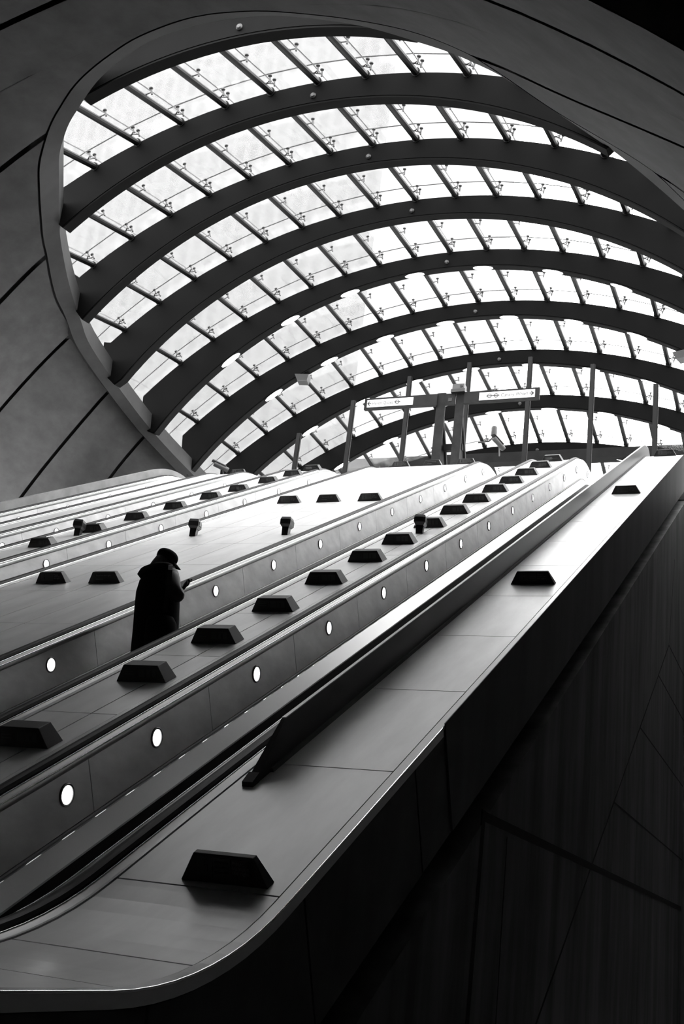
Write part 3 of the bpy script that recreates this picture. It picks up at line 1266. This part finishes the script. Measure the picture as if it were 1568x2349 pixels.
def head_mesh(name, c, yaw, pitch, m, parent):
    """skull with brow, nose, lips, chin and ears"""
    mb = MB()
    rg = []
    for z, rx, ry, oy in ((-.135, .03, .03, .045), (-.125, .046, .055, .03), (-.095, .060, .078, .016), (-.06, .068, .090, .006),
                          (-.02, .073, .096, .0), (.02, .076, .099, -.004), (.06, .074, .097, -.008), (.095, .060, .08, -.012), (.118, .035, .048, -.014), (.126, .006, .01, -.014)):
        ring = []
        for k in range(24):
            a = 2 * PI * k / 24
            x, y = rx * math.cos(a), oy + ry * math.sin(a)
            f = max(0, math.sin(a)) ** 12
            if -.05 < z < 0.0:
                y += .022 * f
            if z == -.02:
                y += .004 * f
            if z == .02:
                y -= .006 * max(0, math.sin(a)) ** 4
            if z == -.095:
                y += .008 * f
            ring.append((x, y, z))
        rg.append(ring)
    mb.rings(rg)
    for sx in (-1, 1):
        mb.lathe([(.0, 0), (.022, .004), (.026, .012), (.018, .018), (.0, .016)], (sx * .072, -.008, -.015), (sx, -.3, .1), 12)
    o = mb.build(name, m, parent, smooth=True)
    o.matrix_local = Matrix.Translation(c) @ Matrix.Rotation(yaw, 4, 'Z') @ Matrix.Rotation(pitch, 4, 'X')
    return o


# rider in the flat cap (faces up the escalator, turned a little towards the open side)
man = empty('person', mat4=Matrix.Translation((-5.76, 9.22, 1.70)) @ Matrix.Rotation(math.radians(-5.5), 4, Vector((-.54, .84, 0))) @ Matrix.Rotation(-.55, 4, 'Z'),
            label='person in long black coat and flat cap, seen from behind, looking down at a phone', cat='person')
pts = [(0, 0, .93), (0, .0, 1.10), (0, .01, 1.28), (0, .03, 1.40), (0, .05, 1.47),
       (-.10, 0, .88), (-.11, .0, .48), (-.11, -.02, .09), (-.11, .10, .05),
       (.10, 0, .88), (.11, .03, .48), (.11, .03, .09), (.11, .15, .05),
       (-.18, .02, 1.37), (-.26, .02, 1.13), (-.10, .19, 1.15),
       (.18, .02, 1.37), (.31, -.02, 1.12), (.215, .085, 1.215)]
edges = [(0, 1), (1, 2), (2, 3), (3, 4), (0, 5), (5, 6), (6, 7), (7, 8), (0, 9), (9, 10), (10, 11), (11, 12),
         (3, 13), (13, 14), (14, 15), (3, 16), (16, 17), (17, 18)]
rad = [(.16, .12), (.15, .11), (.16, .12), (.12, .09), .06, .095, .06, .045, .04, .095, .06, .045, .04, .065, .05, .034, .065, .05, .034]
for wi, th in ((15, -1), (18, 1)):
    Wd = Vector((.35 if wi == 15 else -.12, .75, .5)).normalized()
    hand_chain(pts, edges, rad, wi, Wd, Vector((0, -.34, .9)).normalized(), th, .55)
skin_mesh('body', pts, edges, rad, 'skin', man, root=0, sub=2)
head_mesh('head', (-.035, .045, 1.520), -.70, -.40, 'skin', man)
mb = MB()
mb.rings([oval(.40, .0, -.03, .25, .215), oval(.60, .0, -.03, .255, .215), oval(.85, .0, -.03, .265, .21), oval(1.05, -.01, -.03, .272, .205),
          oval(1.22, -.02, -.03, .275, .195), oval(1.33, -.02, -.025, .262, .175), oval(1.405, -.01, -.01, .21, .14), oval(1.45, 0, .015, .13, .105), oval(1.48, 0, .03, .085, .08)])
mb.build('coat', 'coat', man, smooth=True)
mb = MB()  # hood lying on the shoulders
mb.rings([oval(1.36, -.03, -.08, .20, .10), oval(1.41, -.035, -.085, .245, .13, pinch=.01), oval(1.45, -.03, -.07, .235, .125), oval(1.485, -.01, -.02, .14, .11),
          oval(1.51, -.03, .01, .095, .085), oval(1.53, -.035, .02, .08, .075)])
mb.build('hood', 'coat', man, smooth=True)
for nm, ch in (('sleeve', [(-.17, .0, 1.38), (-.265, .01, 1.14), (-.115, .175, 1.145)]), ('sleeve', [(.17, .0, 1.38), (.325, -.03, 1.14), (.33, .02, 1.085), (.222, .07, 1.205)])):
    n_ = len(ch)
    skin_mesh(nm, ch, [(i, i + 1) for i in range(n_ - 1)], [(.088, .08)] + [.078] * (n_ - 2) + [.052], 'sleeve', man, sub=2)
mb = MB()  # long hair hanging under the cap
mb.rings([oval(1.40, -.04, -.09, .13, .07), oval(1.47, -.04, -.05, .105, .085), oval(1.55, -.035, .0, .088, .09), oval(1.60, -.035, .03, .075, .085)])
mb.build('hair', 'hair', man, smooth=True)
cap = MB()
cap.rings([oval(-.02, 0, 0, .086, .104), oval(.01, 0, 0, .094, .114), oval(.045, 0, -.004, .096, .116), oval(.078, 0, -.008, .084, .102), oval(.102, 0, -.012, .055, .068), oval(.112, 0, -.014, .010, .012)])
pk = []
for k in range(13):
    a = math.radians(25 + 130 * k / 12)
    pk.append((a, .085 * math.cos(a), .10 * math.sin(a)))
cap.rings([[(x, y, -.004), (x * .95, y + .085 * math.sin(a) ** 1.5, -.045), (x * .95, y + .087 * math.sin(a) ** 1.5, -.039), (x, y, .008)] for a, x, y in pk])
cp = cap.build('flat_cap', 'cap', man, smooth=True)
sm = cp.modifiers.new('smooth', 'SUBSURF')
sm.levels = sm.render_levels = 2
cp.matrix_local = Matrix.Translation((-.025, .040, 1.562)) @ Matrix.Rotation(-.70, 4, 'Z') @ Matrix.Rotation(-.38, 4, 'X')
bag = empty('shoulder_bag', mat4=man.matrix_world.copy(), label='bag with a pale strap over the shoulder of the person in the cap', cat='bag')
mb = MB()
sl = [(.12, .01, 1.40), (.165, -.005, 1.455), (.235, -.045, 1.425), (.290, -.075, 1.36), (.305, -.085, 1.25), (.290, -.085, 1.12), (.296, -.095, .93)]
aw, bw = Vector((.447, .897, 0)) * .021, Vector((.897, -.447, .2)) * .006
mb.rings([[Vector(q) - aw - bw, Vector(q) + aw - bw, Vector(q) + aw + bw, Vector(q) - aw + bw] for q in sl])
mb.build('strap', 'strap', bag)
mb = MB()
mb.rings([oval(.60, .24, -.1, .11, .13, 16), oval(.64, .245, -.1, .13, .16, 16), oval(.84, .245, -.1, .12, .15, 16), oval(.90, .24, -.1, .09, .12, 16)])
mb.build('pouch', 'coat', bag, smooth='auto')
ph = empty('phone', mat4=man.matrix_world @ Matrix.Translation((.195, .175, 1.300)) @ Matrix.Rotation(.45, 4, 'Z') @ Matrix.Rotation(.85, 4, 'X'),
           label='dark phone held in the hand of the person in the cap', cat='phone')
mb = MB()
mb.box((-.032, -.062, -.005), (.032, .062, .005))
o = mb.build('case', 'phone', ph)
bv = o.modifiers.new('edge', 'BEVEL')
bv.width = .004
mb = MB()
mb.box((-.028, -.056, .0045), (.028, .056, .006))
mb.build('screen', 'black', ph)


def standing(loc, rz, hair, label, bald):
    p = empty('person', mat4=Matrix.Translation(loc) @ Matrix.Rotation(rz, 4, 'Z'), label=label, cat='person')
    q = [(0, 0, .95), (0, 0, 1.2), (0, 0, 1.42), (0, .01, 1.5), (-.1, 0, .9), (-.1, 0, .5), (-.1, 0, .08), (-.1, .12, .04), (.1, 0, .9), (.1, 0, .5), (.1, 0, .08), (.1, .12, .04),
         (-.19, 0, 1.40), (-.24, 0, 1.12), (-.22, .06, .86), (.19, 0, 1.40), (.24, 0, 1.12), (.22, .06, .86)]
    e = [(0, 1), (1, 2), (2, 3), (0, 4), (4, 5), (5, 6), (6, 7), (0, 8), (8, 9), (9, 10), (10, 11), (2, 12), (12, 13), (13, 14), (2, 15), (15, 16), (16, 17)]
    rd = [(.16, .12), (.16, .12), (.13, .1), .055, .1, .065, .05, .045, .1, .065, .05, .045, .07, .055, .035, .07, .055, .035]
    for wi, th in ((14, -1), (17, 1)):
        hand_chain(q, e, rd, wi, Vector((0, .15, -1)).normalized(), Vector((1 if wi == 14 else -1, 0, 0)), th, .3)
    skin_mesh('body', q, e, rd, 'skin', p, sub=1)
    head_mesh('head', (0, .03, 1.63), 0, -.1, 'skin', p)
    mb = MB()
    mb.rings([oval(.8, 0, 0, .24, .17, 20), oval(1.1, 0, 0, .23, .16, 20), oval(1.35, 0, 0, .24, .15, 20), oval(1.44, 0, 0, .17, .11, 20), oval(1.5, 0, .01, .08, .08, 20)])
    mb.build('jacket', 'coat', p, smooth=True)
    mb = MB()
    mb.rings([oval(1.60, 0, -.012, .080, .085, 18), oval(1.66, 0, -.004, .084, .098, 18), oval(1.72, 0, .01, .076, .09, 18), oval(1.765, 0, .02, .04, .05, 18), oval(1.772, 0, .02, .006, .008, 18)])
    mb.build('hair', hair, p, smooth=True)
    return p


standing((-13.75, 24.2, 9.05), .3, 'grey_hair', 'grey haired head showing over the top of the farthest escalator', True)
standing((-11.05, 24.9, 9.05), .4, 'hair', 'dark haired head showing behind the handrail top near the topmost far sign box', False)

# ------------------------------------------------------------------ outside: tower and trees
mb = MB()
mb.box((-120, 70, 9), (-31, 110, 240))
o = mb.build('office_tower', 'tower')
tag(o, 'pale office tower seen dimly through the dusty glass', 'building')


def tree(x, y, h, r, label, seed):
    rnd = random.Random(seed)
    t = empty('broadleaf_tree', (x, y, 10.3), label=label, cat='tree', group='trees outside the glass')
    mb = MB()
    mb.tube((0, 0, 0), (0, 0, h * .6), .18, .08, 8)
    for k in range(6):
        a = k * 1.1
        mb.tube((0, 0, h * (.3 + .05 * k)), (math.cos(a) * r * .6, math.sin(a) * r * .6, h * (.5 + .06 * k)), .06, .02, 6)
    mb.build('trunk', 'bark', t)
    mb = MB()
    for k in range(2600):
        while True:
            q = Vector((rnd.uniform(-1, 1), rnd.uniform(-1, 1), rnd.uniform(-1, 1)))
            if .3 < q.length < 1:
                break
        c = Vector((q.x * r, q.y * r, h * .62 + q.z * h * .38))
        u = Vector((rnd.uniform(-1, 1), rnd.uniform(-1, 1), rnd.uniform(-1, 1))).normalized()
        v = u.orthogonal().normalized()
        sz = rnd.uniform(.07, .16)
        mb.add([c - u * sz, c + v * sz * .6, c + u * sz, c - v * sz * .6], [(0, 1, 2, 3)])
    mb.build('foliage', 'leaf', t)


tree(-21.5, 19.5, 8.5, 2.6, 'tree crown dimly seen through the nearest panes beside the concrete rim', 1)
tree(-22.5, 24.5, 8.0, 2.6, 'tree crown dimly seen through the panes at mid height of the rim', 2)
tree(-23.5, 30.0, 6.5, 2.4, 'tree crown dimly seen through the lowest panes near the arch feet', 3)
